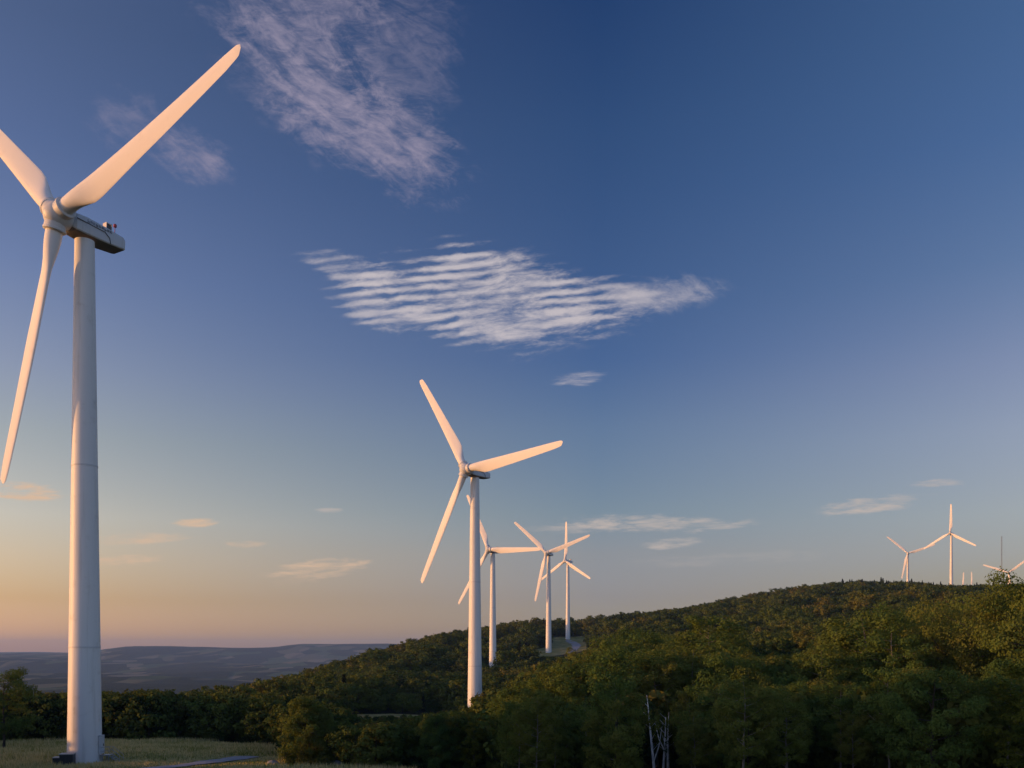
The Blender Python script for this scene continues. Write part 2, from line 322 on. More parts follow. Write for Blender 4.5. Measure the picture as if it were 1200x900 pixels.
# gravel: the lane beside the field and the track between the two far pads
m_gravel, t, out = material('gravel'); pos = position(t); g = t.noise(pos, 2.0, 6, .7)
principled(t, out, t.ramp(g, [(.3, (.26,.25,.26)), (.6, (.38,.365,.37)), (.8, (.47,.45,.44))]), .95, bump(t, t.noise(pos, 12, 3, .7), .05, .6), spec=.1)
def ribbon(name, pts, w):
    pts = np.array(pts, float); s = np.r_[0, np.cumsum(np.hypot(*np.diff(pts, axis=0).T))]; n = int(s[-1]/1.0)+2
    u = np.linspace(0, s[-1], n); c = np.stack([np.interp(u, s, pts[:,0]), np.interp(u, s, pts[:,1])], -1)
    for _ in range(4): c[1:-1] = (c[:-2]+2*c[1:-1]+c[2:])/4
    tg = np.gradient(c, axis=0); tg /= np.linalg.norm(tg, axis=1)[:,None]; nn = np.stack([-tg[:,1], tg[:,0]], -1); m = 7; V = []
    ww = w*(1+.12*np.sin(u*.7)+.08*np.sin(u*1.9))
    for k in range(m):
        p = c+nn*(ww*(k/(m-1)-.5))[:,None]; V.append(np.c_[p, zfun(p[:,0], p[:,1])+.09+.05*math.sin(math.pi*k/(m-1))])
    V = np.stack(V, 1).reshape(-1, 3); i, j = np.meshgrid(np.arange(n-1), np.arange(m-1), indexing='ij')
    Q = np.stack([i*m+j, i*m+j+1, (i+1)*m+j+1, (i+1)*m+j], -1).reshape(-1, 4)
    return tag(link(name, mesh_np(name, V, Q, [m_gravel], smooth=True)), kind='structure')
ribbon('path', [at(292,124), at(280,121), at(266,118), at(248,114), at(226,110), at(200,106), at(150,99), at(60,93), at(-60,90)], 3.0)
ribbon('path', [at(668,600), at(672,640), at(676,680), at(674,720), at(668,770), at(667,786)], 6.5)

# ------------------------------------------------------------------ wind turbines
H_HUB, RB, YAW, TILT = 68.8, 34.2, 213.0, 3.0
def tower_mesh():
    mb = MB(); zs = np.linspace(0, 67.2, 26); return mb.lathe([(rtow(z), z) for z in zs], 64).mesh('tower', M['tower'], 40)
def rtow(z): return 2.10-(2.10-1.19)*(z/67.2)**.95
def ring_at(z): return MB().lathe([(rtow(z)-.05, z-.13), (rtow(z)+.035, z-.10), (rtow(z)+.035, z+.10), (rtow(z)-.05, z+.13)], 64).mesh('flange', M['flange'], 30)
def nacelle_mesh():
    # rounded box running from front (+Y) to rear (-Y), chamfered along the top, lifted belly at the front
    st = [(2.25, 1.05, -1.0, 1.0), (1.9, 1.38, -1.25, 1.26), (.5, 1.48, -1.32, 1.34), (-2.6, 1.44, -1.18, 1.22), (-4.75, 1.34, -.92, 1.04), (-5.1, 1.18, -.84, .88)]
    V = []; n = 10
    for y, w, zb, zt in st:
        zb, zt = zb*.86, zt*.90
        V += [(-w*.9, y, zb), (w*.9, y, zb), (w, y, zb+.12), (w, y, zt-.42), (w*.90, y, zt-.14), (w*.66, y, zt), (-w*.66, y, zt), (-w*.90, y, zt-.14), (-w, y, zt-.42), (-w, y, zb+.12)]
    Fc = [tuple(reversed(range(n))), tuple(range((len(st)-1)*n, len(st)*n))]; mi = [0, 0]
    for i in range(len(st)-1):
        for k in range(n):
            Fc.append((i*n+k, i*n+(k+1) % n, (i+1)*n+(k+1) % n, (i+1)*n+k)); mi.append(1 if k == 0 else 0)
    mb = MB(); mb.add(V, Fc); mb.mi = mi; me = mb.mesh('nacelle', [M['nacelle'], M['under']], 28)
    import bmesh; b = bmesh.new(); b.from_mesh(me); bmesh.ops.recalc_face_normals(b, faces=b.faces); b.to_mesh(me); b.free(); return me
def seam_mesh():
    # the dark split line along both flanks that steps down towards the rear
    mb = MB()
    for s in (-1, 1):
        pts = [(s*1.47, 2.0, .30), (s*1.50, .4, .26), (s*1.50, -1.9, .20), (s*1.49, -2.6, -.30), (s*1.45, -2.8, -.95)]
        mb.tube(pts, .055, 5)
    return mb.mesh('panel_seam', M['seam'])
def letter_mesh():
    # a faded line of lettering on the flank, too worn to read: upright, leaning and cross strokes
    mb = MB(); rnd = random.Random(4); x = -1.485
    y = .55
    for i in range(9):
        h = .42 if i == 0 else .30
        zc = .56
        for dy, z0, z1 in ((0, -h/2, h/2), (-.20, -h/2, h/2 if i % 2 else 0)): mb.box(x-.012, x+.03, y+dy-.03, y+dy+.03, zc+z0, zc+z1)
        for z in ([h/2, 0] if i % 3 else [0, -h/2+.03]): mb.box(x-.010, x+.03, y-.21, y-.02, zc+z-.06, zc+z-.005)
        y -= .40
    
    return mb.mesh('lettering', M['letter'])
def beacon_meshes():
    b = MB(); y = -3.2
    b.box(-.38, .38, y-.42, y-.36, 1.3, 2.25); b.box(-.38, .38, y+.36, y+.42, 1.3, 2.25); b.box(-.38, .38, y-.36, y+.36, 1.3, 1.4); b.box(-.38, .38, y-.36, y+.36, 2.15, 2.25)
    b.box(-.30, .30, y-.3, y+.3, 1.42, 2.05, 1)
    for s in (-.3, .3): b.box(s-.03, s+.03, y-.03, y+.03, 1.2, 1.42)
    l = MB(); l.tube([(0, -4.3, .9), (0, -4.3, 2.3)], .04, 6); l.lathe([(.16, 2.1), (.22, 2.16), (.22, 2.42), (.14, 2.52), (.05, 2.56)], 14)
    l.v[-14*5:] = [(x, y2-4.3, z+.2) for x, y2, z in l.v[-14*5:]]
    return b.mesh('light_housing', [M['beacon_white'], M['seam']]), l.mesh('warning_light', M['red'])
def hub_mesh():
    # spinner: axis along +Y, rounded nose, three collars towards the blade roots
    V = []; Fc = []; prof = [(-1.55, 1.15), (-1.45, 1.35), (-.9, 1.62), (-.2, 1.72), (.5, 1.62), (1.05, 1.30), (1.42, .85), (1.62, .40), (1.68, .0)]; n = 32
    for y, r in prof: V += [(r*math.cos(2*math.pi*k/n), y, r*math.sin(2*math.pi*k/n)) for k in range(n)]
    for i in range(len(prof)-1):
        for k in range(n): Fc.append((i*n+k, (i+1)*n+k, (i+1)*n+(k+1) % n, i*n+(k+1) % n))
    Fc.append(tuple(range(n)))
    return MB().add(V, Fc).mesh('hub', M['nacelle'], 40)
def collar_mesh():
    mb = MB(); mb.lathe([(1.28, .9), (1.28, 1.62), (1.36, 1.68), (1.36, 1.92), (1.26, 2.0), (1.05, 2.02)], 28); return mb.mesh('root_collar', M['nacelle'], 35)
def blade_mesh():
    # root cylinder blending into a twisted aerofoil; span along +Z, chord along X, thickness along Y (upwind)
    n = 20; V = []; Fc = []; st = []
    for r in np.r_[1.75, 2.4, 3.2, 4.2, 5.4, 6.8, np.linspace(8.2, RB-.9, 15), RB-.45, RB-.12, RB]:
        k = float(sstep(r, 2.4, 7.6)); ch = 2.0*(1-k)+k*np.interp(r, [0, 7.6, 20, RB-1.5, RB-.4, RB], [3.2, 3.2, 2.55, 1.75, 1.3, .4])
        th = 1.0*(1-k)+k*np.interp(r, [7, 12, 20, RB], [.27, .21, .17, .13]); tw = R(float(np.interp(r, [2, 8, 16, RB], [16, 12, 5, 0]))); st.append((r, ch, th, tw, k))
    for r, ch, th, tw, k in st:
        for j in range(n):
            a = 2*math.pi*j/n; cx, cy = math.cos(a)*.5, math.sin(a)*.5
            s_ = (cx+.5); thick = cy*th*(1 if k < .01 else (1-k)+k*(1.15-.85*(1-s_))*1.0)
            x = ch*(cx - .18*k); y = ch*thick
            V.append((x*math.cos(tw)-y*math.sin(tw), x*math.sin(tw)+y*math.cos(tw)+.0006*(r-2)**2, r))
    m = len(st)
    for i in range(m-1):
        for j in range(n): Fc.append((i*n+j, i*n+(j+1) % n, (i+1)*n+(j+1) % n, (i+1)*n+j))
    Fc += [tuple(reversed(range(n))), tuple(range((m-1)*n, m*n))]
    return MB().add(V, Fc).mesh('blade', M['blade'], 50)
TM = dict(tower=tower_mesh(), nacelle=nacelle_mesh(), seam=seam_mesh(), letter=letter_mesh(), hub=hub_mesh(), collar=collar_mesh(), blade=blade_mesh(), rings=[ring_at(z) for z in (14.9, 38.2)])
TM['house'], TM['light'] = beacon_meshes()
def turbine(px, d, zb, yaw, phase, label, detail=True, letters=False):
    X, Y = at(px, d); root = empty('wind_turbine', (X, Y, zb), -R(yaw)); tag(root, label, 'wind turbine', 'wind turbines along the ridge')
    tw = link('tower', TM['tower'], root)
    if detail:
        for m in TM['rings']: link('flange', m, tw)
    Tl = Matrix.Translation((0, 0, H_HUB)) @ Matrix.Rotation(R(TILT), 4, 'X')
    def put(name, me, mat, parent=root):
        o = link(name, me, parent); o.matrix_local = mat; return o
    nc = put('nacelle', TM['nacelle'], Tl @ Matrix.Translation((0, 0, -.15)))
    if detail:
        I4 = Matrix.Identity(4)
        put('panel_seam', TM['seam'], I4, nc); put('light_housing', TM['house'], I4, nc); put('warning_light', TM['light'], I4, nc)
    if letters: put('lettering', TM['letter'], Matrix.Identity(4), nc)
    Th = Tl @ Matrix.Translation((0, 3.75, 0)); put('hub', TM['hub'], Th)
    for k in range(3):
        b = put('blade', TM['blade'], Th @ Matrix.Rotation(R(phase+120*k), 4, 'Y'))
        if detail: put('root_collar', TM['collar'], Matrix.Identity(4), b)
    return root
t1 = turbine(99, 115.3, -14.3, 211, 47, 'nearest and tallest wind turbine, standing in the grass field with its nacelle underside showing', letters=True); t1.scale = (.984,)*3
t2 = turbine(556.5, 253, -19.3, 221, 34, 'second largest wind turbine, mid picture, rising out of bushes beside a small clearing')
turbine(577.5, 485, -15.6, 216, 27, 'wind turbine partly behind the mid picture turbine, its tower foot lost in trees')
turbine(643, 632, -1.8, 208, 48, 'wind turbine standing on the grassy pad at the near end of the gravel track')
turbine(665.5, 795, 8.9, 224, 0, 'wind turbine with one blade straight up, on the far pad behind the gravel track')
turbine(1115, 1075, 69.2, 226, 119.5, 'taller of the two hilltop turbines, one blade pointing straight up above the spruces', False)
turbine(1064, 1200, 58.5, 202, 48, 'smaller hilltop turbine left of the taller one, one blade hanging down its tower', False)
turbine(1182.5, 1270, 39.0, 214, 69, 'wind turbine peeping over the big tree at the picture edge, only hub and blades showing', False)
turbine(1128.5, 2050, 72.0, 215, 117, 'farthest wind turbine, only a leaning blade tip above the spruce line, nearer the tall turbine', False)
turbine(1139, 2150, 82.0, 215, 1, 'farthest wind turbine, only an upright blade tip above the spruce line, nearer the lattice mast', False)

# door, steps and railing on the flank of the nearest tower, dark cabinet on the other side
def to_local(root, wx, wy):
    v = root.matrix_world.inverted() @ Vector((wx, wy, root.location.z)); return v
bpy.context.view_layer.update()
zc = t1.location.z
cd = (Vector((0, 0, 0))-Vector((t1.location.x, t1.location.y, 0))).normalized()             # towards the camera
right = Vector((-cd.y, cd.x, 0))                                                             # picture right as seen from the camera
dn = (right*.90+cd*.42).normalized(); dt = Vector((-dn.y, dn.x, 0))
A3 = Matrix(((dn.x, dt.x, 0, 0), (dn.y, dt.y, 0, 0), (0, 0, 1, 0), (0, 0, 0, 1)))
inv = Matrix.Rotation(R(211), 4, 'Z') @ A3
door = link('door', MB().box(2.10, 2.26, -.48, .48, 1.25, 3.5).box(2.08, 2.30, -.58, -.48, 1.2, 3.6).box(2.08, 2.30, .48, .58, 1.2, 3.6).box(2.08, 2.30, -.58, .58, 3.5, 3.62).mesh('door', M['flange']), t1); door.matrix_local = inv
h = link('handle', MB().box(2.26, 2.33, .26, .34, 2.2, 2.5).mesh('handle', M['seam']), door)
sb = MB().box(2.27, 3.4, -.62, .62, 1.02, 1.12)
for i in range(5): sb.box(3.4+.26*i, 3.68+.26*i, -.55, .55, .84-.2*i, .89-.2*i)
sb.tube([(3.4, -.6, 1.05), (4.75, -.6, 0.0)], .06, 6); sb.tube([(3.4, .6, 1.05), (4.75, .6, 0.0)], .06, 6); sb.box(2.5, 2.62, -.6, -.48, -.4, 1.02); sb.box(2.5, 2.62, .48, .6, -.4, 1.02); sb.box(3.25, 3.37, -.6, -.48, -.4, 1.02); sb.box(3.25, 3.37, .48, .6, -.4, 1.02)
st = link('steps', sb.mesh('steps', M['galv']), t1); st.matrix_local = inv
rb = MB()
for s in (-.6, .6):
    rb.tube([(2.35, s, 2.1), (3.4, s, 2.1), (4.75, s, 1.05), (4.75, s, 0)], .035, 6); rb.tube([(2.35, s, 1.6), (3.4, s, 1.6), (4.75, s, .55)], .03, 6); rb.tube([(3.4, s, 1.1), (3.4, s, 2.1)], .035, 6)
link('railing', rb.mesh('railing', M['galv']), st)
link('foundation', MB().lathe([(3.0, -.8), (3.0, .10), (2.9, .16)], 48).mesh('foundation', M['concrete'], 30), t1)

cx, cy = at(79, 111.6); cz = float(zfun(cx, cy))
cab = empty('electrical_cabinet', (cx, cy, cz-.05), R(12)); tag(cab, 'low dark electrical cabinet with a pale lid at the foot of the nearest tower', 'cabinet')
link('cabinet_body', MB().box(-.75, .75, -.7, .7, 0, 1.45).box(-1.55, -.78, -.6, .6, 0, 1.05).mesh('cabinet_body', M['box']), cab)
link('lid', MB().box(-.82, .82, -.77, .77, 1.45, 1.56).box(-1.6, -.80, -.66, .66, 1.05, 1.14).mesh('lid', M['boxtop']), cab)
link('door', MB().box(-.68, -.02, -.74, -.70, .12, 1.36).box(.02, .68, -.74, -.70, .12, 1.36).mesh('cabinet_door', M['box']), cab)
link('plinth', MB().box(-1.7, .9, -.85, .85, -.5, .06).mesh('plinth', M['concrete']), cab)

# lattice measuring mast on the far hilltop
mx, my = at(1174, 1000); mz = float(zfun(mx, my))
mast = empty('lattice_mast', (mx, my, mz-.3)); tag(mast, 'thin grey lattice mast rising above the trees between hilltop turbines', 'mast')
hm = 134/F*1000-mz; mb = MB(); c3 = [(.55*math.cos(a), .55*math.sin(a)) for a in (0, 2.094, 4.189)]
for x, y in c3: mb.tube([(x, y, 0), (x, y, hm)], .09, 5)
link('mast_leg', mb.mesh('mast_leg', M['mast']), mast); mb = MB(); nz = int(hm/1.4)
for i in range(nz):
    for k in range(3):
        a, b = c3[k], c3[(k+1) % 3]; mb.tube([(*a, i*1.4), (*b, i*1.4+1.4)], .03, 4)
link('bracing', mb.mesh('bracing', M['mast']), mast)
mb = MB()
for k in range(3):
    a = .5+k*2.094
    for hh in (.45, .9): mb.tube([(0, 0, hm*hh), (math.cos(a)*hm*.45, math.sin(a)*hm*.45, 0)], .018, 4)
link('guy_wire', mb.mesh('guy_wire', M['galv']), mast)

# ------------------------------------------------------------------ vegetation: prototypes
def leaf_mat(name, stops, trans=.35, wr=(.55, .35, .22)):
    m, t, out = material(name)
    oi = t.n.new('ShaderNodeObjectInfo'); ob = coord(t, 'Object')
    n = t.noise(ob, .55, 3, .6); lr = attr(t, 'leaf').outputs['Fac']
    f = t.m('ADD', t.m('MULTIPLY', oi.outputs['Random'], wr[0]), t.m('ADD', t.m('MULTIPLY', n, wr[1]), t.m('MULTIPLY', lr, wr[2])))
    c = t.ramp(f, stops)
    d = t.n.new('ShaderNodeBsdfDiffuse'); t.put(d.inputs[0], c); tr = t.n.new('ShaderNodeBsdfTranslucent'); t.put(tr.inputs[0], t.mix(.5, c, (.16, .15, .02, 1)))
    mx = t.n.new('ShaderNodeMixShader'); mx.inputs[0].default_value = trans; t.l.new(d.outputs[0], mx.inputs[1]); t.l.new(tr.outputs[0], mx.inputs[2])
    t.l.new(mx.outputs[0], out.inputs[0]); return m
LEAF = leaf_mat('leaves_mixed', [(.12, (.020,.042,.020)), (.34, (.050,.085,.026)), (.50, (.095,.130,.032)), (.62, (.060,.092,.026)), (.76, (.130,.155,.036)), (.88, (.080,.108,.028)), (1.0, (.138,.128,.036))], .25, (.92, .10, .08))
LEAF_N = leaf_mat('leaves_near', [(.18, (.058,.105,.034)), (.40, (.086,.148,.038)), (.60, (.115,.165,.038)), (.76, (.138,.165,.038)), (.92, (.15,.15,.038)), (1.0, (.155,.125,.038))], .35, (.45, .52, .18))
LEAF_Y = leaf_mat('leaves_yellow_green', [(.2, (.05,.085,.016)), (.6, (.10,.125,.02)), (1.0, (.13,.12,.025))], .4)
LEAF_D = leaf_mat('needles_dark', [(.2, (.012,.022,.012)), (.7, (.022,.034,.016)), (1.0, (.035,.042,.02))], .1)
def bark(name, a, b):
    m, t, out = material(name); o = coord(t); n = t.noise(t.xyz(*(t.m('MULTIPLY', p, k) for p, k in zip(sep(t, o), (1, 1, .35)))), 6, 5, .65)
    principled(t, out, t.ramp(n, [(.35, a), (.65, b)]), .9, bump(t, n, .04, .6), spec=.1); return m
BARK = bark('bark', (.03,.026,.020), (.085,.075,.062)); BARK_P = bark('bark_pale', (.09,.085,.075), (.24,.225,.20)); BIRCH = bark('birch_bark', (.34,.33,.31), (.78,.76,.72))

def leaf_quads(rng, centers, size, up=.45, aspect=.62, out=None):
    n = len(centers); nr = rng.normal(size=(n, 3))*(1 if out is None else .45)+(0 if out is None else out); nr[:,2] = (np.abs(nr[:,2]) if out is None else nr[:,2])+up*(1 if out is None else .5); nr /= np.linalg.norm(nr, axis=1)[:,None]
    t = np.cross(nr, rng.normal(size=(n, 3))); t /= np.linalg.norm(t, axis=1)[:,None]; b = np.cross(nr, t); s = size*rng.uniform(.65, 1.35, n)[:,None]
    a_, b_ = t*s*.5, b*s*.5*aspect
    V = np.stack([centers-a_, centers-b_*1.0+a_*.1, centers+a_, centers+b_+a_*.1], 1).reshape(-1, 3)   # leaf-shaped rhombs
    return V, np.arange(4*n).reshape(-1, 4)
def limbs(rng, H, base, wid, shape, nl, r0, lean=.06):
    """trunk and limb centre lines with radii, and the points limbs end at"""
    mb = MB(); n = 9; wob = np.cumsum(rng.normal(0, lean*H/n, (n, 2)), 0)-0; zs = np.linspace(0, H*.93, n)
    pts = [(wob[i,0]*(i > 0), wob[i,1]*(i > 0), zs[i]-.25*(i == 0)) for i in range(n)]
    mb.tube(pts, [r0*(1-.9*i/(n-1))*(1.35 if i == 0 else 1) for i in range(n)], 8); ends = []
    for k in range(nl):
        h = base+(1-base)*(k+.5)/nl*.93; z0 = H*h*.9; i = min(n-2, int(z0/(H*.93)*(n-1))); f = z0/(H*.93)*(n-1)-i
        p0 = Vector(pts[i]).lerp(Vector(pts[i+1]), f); az = k*2.4+rng.uniform(-.5, .5); L = wid*shape((h-base)/(1-base))*rng.uniform(.7, 1.1)
        up = rng.uniform(.25, .8); e = p0+Vector((math.cos(az)*L, math.sin(az)*L, L*up)); m1 = p0.lerp(e, .5)+Vector((0, 0, -.08*L))
        e.z = min(e.z, H*.99); rr = r0*.42*(1-h*.6); mb.tube([p0, m1, e], [rr, rr*.6, rr*.15], 5, cap=False); ends += [np.array(m1), np.array(e), np.array(p0.lerp(e, .75))]
        for s in range(2):
            a2 = az+rng.uniform(-1, 1); q = m1.lerp(e, rng.uniform(0, .6)); e2 = q+Vector((math.cos(a2)*L*.45, math.sin(a2)*L*.45, L*rng.uniform(0, .45))); e2.z = min(e2.z, H)
            mb.tube([q, e2], [rr*.4, rr*.1], 4, cap=False); ends.append(np.array(e2))
    ends.append(np.array(pts[-1])); return mb, np.array(ends)
round_ = lambda u: .45+.75*math.sin(math.pi*min(1, .12+u*.80))**.8
column_ = lambda u: .62+.5*math.sin(math.pi*min(1, .1+u*.85))
bushy_ = lambda u: 1.0-.62*u**1.5
def broadleaf(seed, H, base, wid, shape, nl, nleaf, size, r0, extra=.6, cl=(.5, 1.0)):
    rng = np.random.default_rng(seed); mb, E = limbs(rng, H, base, wid, shape, nl, r0)
    nx = int(len(E)*extra); u = rng.uniform(0, 1, nx); az = rng.uniform(0, 2*math.pi, nx); rr = wid*np.array([shape(x) for x in u])*np.sqrt(rng.uniform(.2, 1.0, nx))
    X = np.c_[np.cos(az)*rr, np.sin(az)*rr, H*(base+(1-base)*(.06+.90*u))]; C_ = np.r_[E, X]
    rad = rng.uniform(cl[0], cl[1], len(C_))*wid*.30; wgt = rad**2; cnt = rng.multinomial(nleaf, wgt/wgt.sum()); idx = np.repeat(np.arange(len(C_)), cnt)
    d = rng.normal(size=(len(idx), 3)); d /= np.linalg.norm(d, axis=1)[:,None]; rr = rad[idx]*rng.uniform(.25, 1.0, len(idx))**.5
    P = C_[idx]+d*rr[:,None]*np.array([1.1, 1.1, .75]); P[:,2] = np.maximum(P[:,2], .15)
    f_ = H/np.quantile(P[:,2], .998); P *= f_; C_ = C_*f_; mb.v = [tuple(np.array(p_)*f_) for p_ in mb.v]
    ax = P-np.array([0, 0, H*(base+(1-base)*.42)]); ax /= np.linalg.norm(ax, axis=1)[:,None]+1e-6
    V, Q = leaf_quads(rng, P, size, out=d*.75+ax*.55); return mb, V, Q, np.clip(rng.normal(.5, .25, len(P)), 0, 1), d
def conifer(seed, H, wid, nleaf, size):
    rng = np.random.default_rng(seed); mb = MB(); mb.tube([(0,0,-.3), (0,0,H*.5), (0,0,H*.98)], [.02*H, .012*H, .01], 6); P = []
    nt = 16
    for i in range(nt):
        u = i/(nt-1); z = H*(.08+.90*u); R_ = wid*(1-u)**.85+.12; nb = int(5+6*(1-u))
        for b in range(nb):
            az = rng.uniform(0, 6.28); L = R_*rng.uniform(.65, 1.1); m = max(2, int(nleaf/nt/nb)); s = rng.uniform(.1, 1, m)
            P.append(np.c_[np.cos(az)*L*s+rng.normal(0, .12, m), np.sin(az)*L*s+rng.normal(0, .12, m), z-.30*L*s+rng.normal(0, .12, m)])
    P = np.concatenate(P); V, Q = leaf_quads(rng, P, size, .6, .4); return mb, V, Q, rng.uniform(0, 1, len(P)), None
def crown_mesh(name, V, Q, leafv, mat):
    me = mesh_np(name, V, Q, [mat]); a = me.attributes.new('leaf', 'FLOAT', 'POINT'); a.data.foreach_set('value', np.repeat(leafv, 4).astype(np.float32)); return me
def pair(data, mat=LEAF_N, bk=BARK):
    mb, V, Q, lv, _ = data; return (mb.mesh('trunk', bk, 60), crown_mesh('crown', V, Q, lv, mat))
def whole(name, data, mat=LEAF, bk=BARK):
    mb, V, Q, lv, _ = data; b = len(mb.v); me = bpy.data.meshes.new(name)
    Fc = [f for f in mb.f]+(Q+b).tolist(); me.from_pydata(mb.v+V.tolist(), [], Fc); me.materials.append(bk); me.materials.append(mat)
    mi = np.r_[np.zeros(len(mb.f), np.int32), np.ones(len(Q), np.int32)]; me.polygons.foreach_set('material_index', mi)
    a = me.attributes.new('leaf', 'FLOAT', 'POINT'); a.data.foreach_set('value', np.r_[np.zeros(b), np.repeat(lv, 4)].astype(np.float32)); me.update(); return me

# unit height 10 m each; copies are scaled
KIND = {
 'round':  [pair(broadleaf(10+i, 10, .16, 3.2, round_, 17, 17000, .19, .20, .6, (.4, .95))) for i in range(3)],
 'slender':[pair(broadleaf(20+i, 10, .30, 2.2, column_, 19, 11000, .18, .11, .6, (.4, .95)), LEAF_N, BARK_P) for i in range(3)],
 'bushy':  [pair(broadleaf(30+i, 10, .03, 3.7, bushy_, 22, 18000, .25, .16, 1.0, (.35, .85))) for i in range(3)],
 'sapling':[pair(broadleaf(40, 10, .12, 2.1, column_, 17, 7000, .21, .09, .5, (.35, .9)), LEAF_Y)],
 'big':    [pair(broadleaf(50+i, 10, .10, 4.3, round_, 24, 30000, .16, .20, 1.1, (.35, .8))) for i in range(2)],
}
low = []                                                                 # coarser whole trees for the wood
for nm, dat, mat in [('ash_tree', broadleaf(60, 10, .10, 4.9, round_, 9, 2200, .75, .2, 1.0), LEAF), ('beech_tree', broadleaf(61, 10, .05, 5.2, round_, 9, 2200, .75, .2, 1.0), LEAF),
    ('cherry_tree', broadleaf(62, 10, .05, 3.8, column_, 9, 1800, .7, .2, 1.0), LEAF), ('elm_tree', broadleaf(63, 10, .02, 5.2, bushy_, 9, 2200, .75, .2, 1.0), LEAF), ('spruce_tree', conifer(64, 10, 2.9, 1800, .7), LEAF_D)]:
    low.append(bpy.data.objects.new(nm, whole(nm, dat, mat)))
shrub = [bpy.data.objects.new(nm, whole(nm, broadleaf(sd_, 3, .02, 1.7, bushy_, 9, 1500, .24, .05, 1.0))) for nm, sd_ in (('bramble_shrub', 70), ('hazel_shrub', 71), ('sumac_shrub', 72))]
def scatter(name, pts, rz, sc, idx, protos, label):
    col = bpy.data.collections.new(name+'_source')
    for p in protos: col.objects.link(p)
    me = bpy.data.meshes.new(name); me.vertices.add(len(pts)); me.vertices.foreach_set('co', np.asarray(pts, np.float32).ravel())
    for k, ty, v in (('rz', 'FLOAT', rz), ('sc', 'FLOAT', sc), ('pick', 'INT', idx)): me.attributes.new(k, ty, 'POINT').data.foreach_set('value', np.asarray(v, np.int32 if ty == 'INT' else np.float32))
    o = link(name, me); g = bpy.data.node_groups.new(name, 'GeometryNodeTree')
    g.interface.new_socket('Geometry', in_out='INPUT', socket_type='NodeSocketGeometry'); g.interface.new_socket('Geometry', in_out='OUTPUT', socket_type='NodeSocketGeometry')
    N = g.nodes; gi, go = N.new('NodeGroupInput'), N.new('NodeGroupOutput'); ip = N.new('GeometryNodeInstanceOnPoints'); ci = N.new('GeometryNodeCollectionInfo')
    ci.inputs[0].default_value = col; ci.inputs['Separate Children'].default_value = True; ci.inputs['Reset Children'].default_value = True
    def na(nm, ty):
        n = N.new('GeometryNodeInputNamedAttribute'); n.data_type = ty; n.inputs[0].default_value = nm; return n.outputs[0]
    L = g.links; L.new(gi.outputs[0], ip.inputs['Points']); L.new(ci.outputs[0], ip.inputs['Instance']); ip.inputs['Pick Instance'].default_value = True
    L.new(na('pick', 'INT'), ip.inputs['Instance Index']); cx_ = N.new('ShaderNodeCombineXYZ'); L.new(na('rz', 'FLOAT'), cx_.inputs[2]); er = N.new('FunctionNodeEulerToRotation'); L.new(cx_.outputs[0], er.inputs[0]); L.new(er.outputs[0], ip.inputs['Rotation'])
    cs = N.new('ShaderNodeCombineXYZ'); s_ = na('sc', 'FLOAT')
    for i in range(3): L.new(s_, cs.inputs[i])
    L.new(cs.outputs[0], ip.inputs['Scale']); L.new(ip.outputs[0], go.inputs[0])
    md = o.modifiers.new('scatter', 'NODES'); md.node_group = g; return tag(o, label, name, kind='stuff')

# ------------------------------------------------------------------ vegetation: where everything stands
rng = np.random.default_rng(7)
def Z1(x, y): return float(zfun(x, y))
# upper outline of the wood, photo row per column, for what stands nearer than 235 m
CAP_X = [-400,-60,0,18,30,80,130,200,330,345,380,405,470,500,535,556,580,640,700,735,760,800,830,860,900,960,1000,1050,1100,1130,1170,1200,1300,1700]
CAP_Y = [775,780,784,788,799,803,809,806,806,815,822,843,843,834,832,836,812,786,754,742,738,742,728,758,766,756,728,714,716,694,680,674,670,670]
def cap_row(px, d):
    y = np.interp(px, CAP_X, CAP_Y)
    if 625 < px < 692: y = max(y, 768)
    return y
# skyline of the far wood, photo row per column
SKY_X = [-400,300,350,400,450,480,520,560,600,640,700,760,800,830,860,900,930,960,1000,1060,1080,1120,1160,1300]
SKY_Y = [800,800,785,775,757,750,740,733,728,723,720,716,711,707,700,692,686,683,681,682,684,687,686,684]
def tree(x, y, H, kind, label, group=None, v=None, rz=None, name='tree', wide=1.0, bury=.15, gz=None):
    vs_ = KIND[kind]; v = rng.integers(len(vs_)) if v is None else v
    root = empty(name, (x, y, (Z1(x, y) if gz is None else gz)-bury), rng.uniform(0, 6.28) if rz is None else rz)
    s = H/10.0; root.scale = (s*wide, s*wide, s); tag(root, label, 'tree', group)
    tr = link('trunk', vs_[v][0], root); cr = link('crown', vs_[v][1], root); return root

# trees one can name
placed = []
def named(px, d, row, kind, label, wide=1.0, v=None, name='tree'):
    x, y = at(px, d); z = Z1(x, y); H = (HZ-row)/F*d-z+.15; tree(x, y, H, kind, label, v=v, wide=wide, name=name); placed.append((x, y, H*.30*wide)); return H
named(356, 113, 816, 'bushy', 'big rounded bush-like tree standing alone at the corner of the grass field, beside the lane', .88, 0)
named(4, 140, 783, 'round', 'tall dark tree cut by the picture edge, left of the nearest turbine tower', .9, 1)
named(832, 121, 722, 'slender', 'tall narrow olive tree whose pointed top stands over the wood beside the hill slope', 1.15, 0)
named(742, 138, 736, 'round', 'broad olive tree with a rounded top just right of the far gravel track', .85, 2)
named(1014, 104, 715, 'slender', 'tall leafy tree with a ragged double top below the hilltop spruces', 1.35, 1)
named(1062, 112, 708, 'big', 'broad brownish tree with a loose crown below the two hilltop turbines', .75, 0)
named(1140, 100, 698, 'big', 'large spreading tree with a golden lit shoulder, left of the tallest tree at the edge', .78, 1)
named(1232, 92, 672, 'big', 'tallest dark tree, reaching up at the right picture edge under a turbine rotor', .85, 0)
named(1208, 61, 778, 'sapling', 'bright yellow-green sapling poking in at the right picture edge', 1.1)
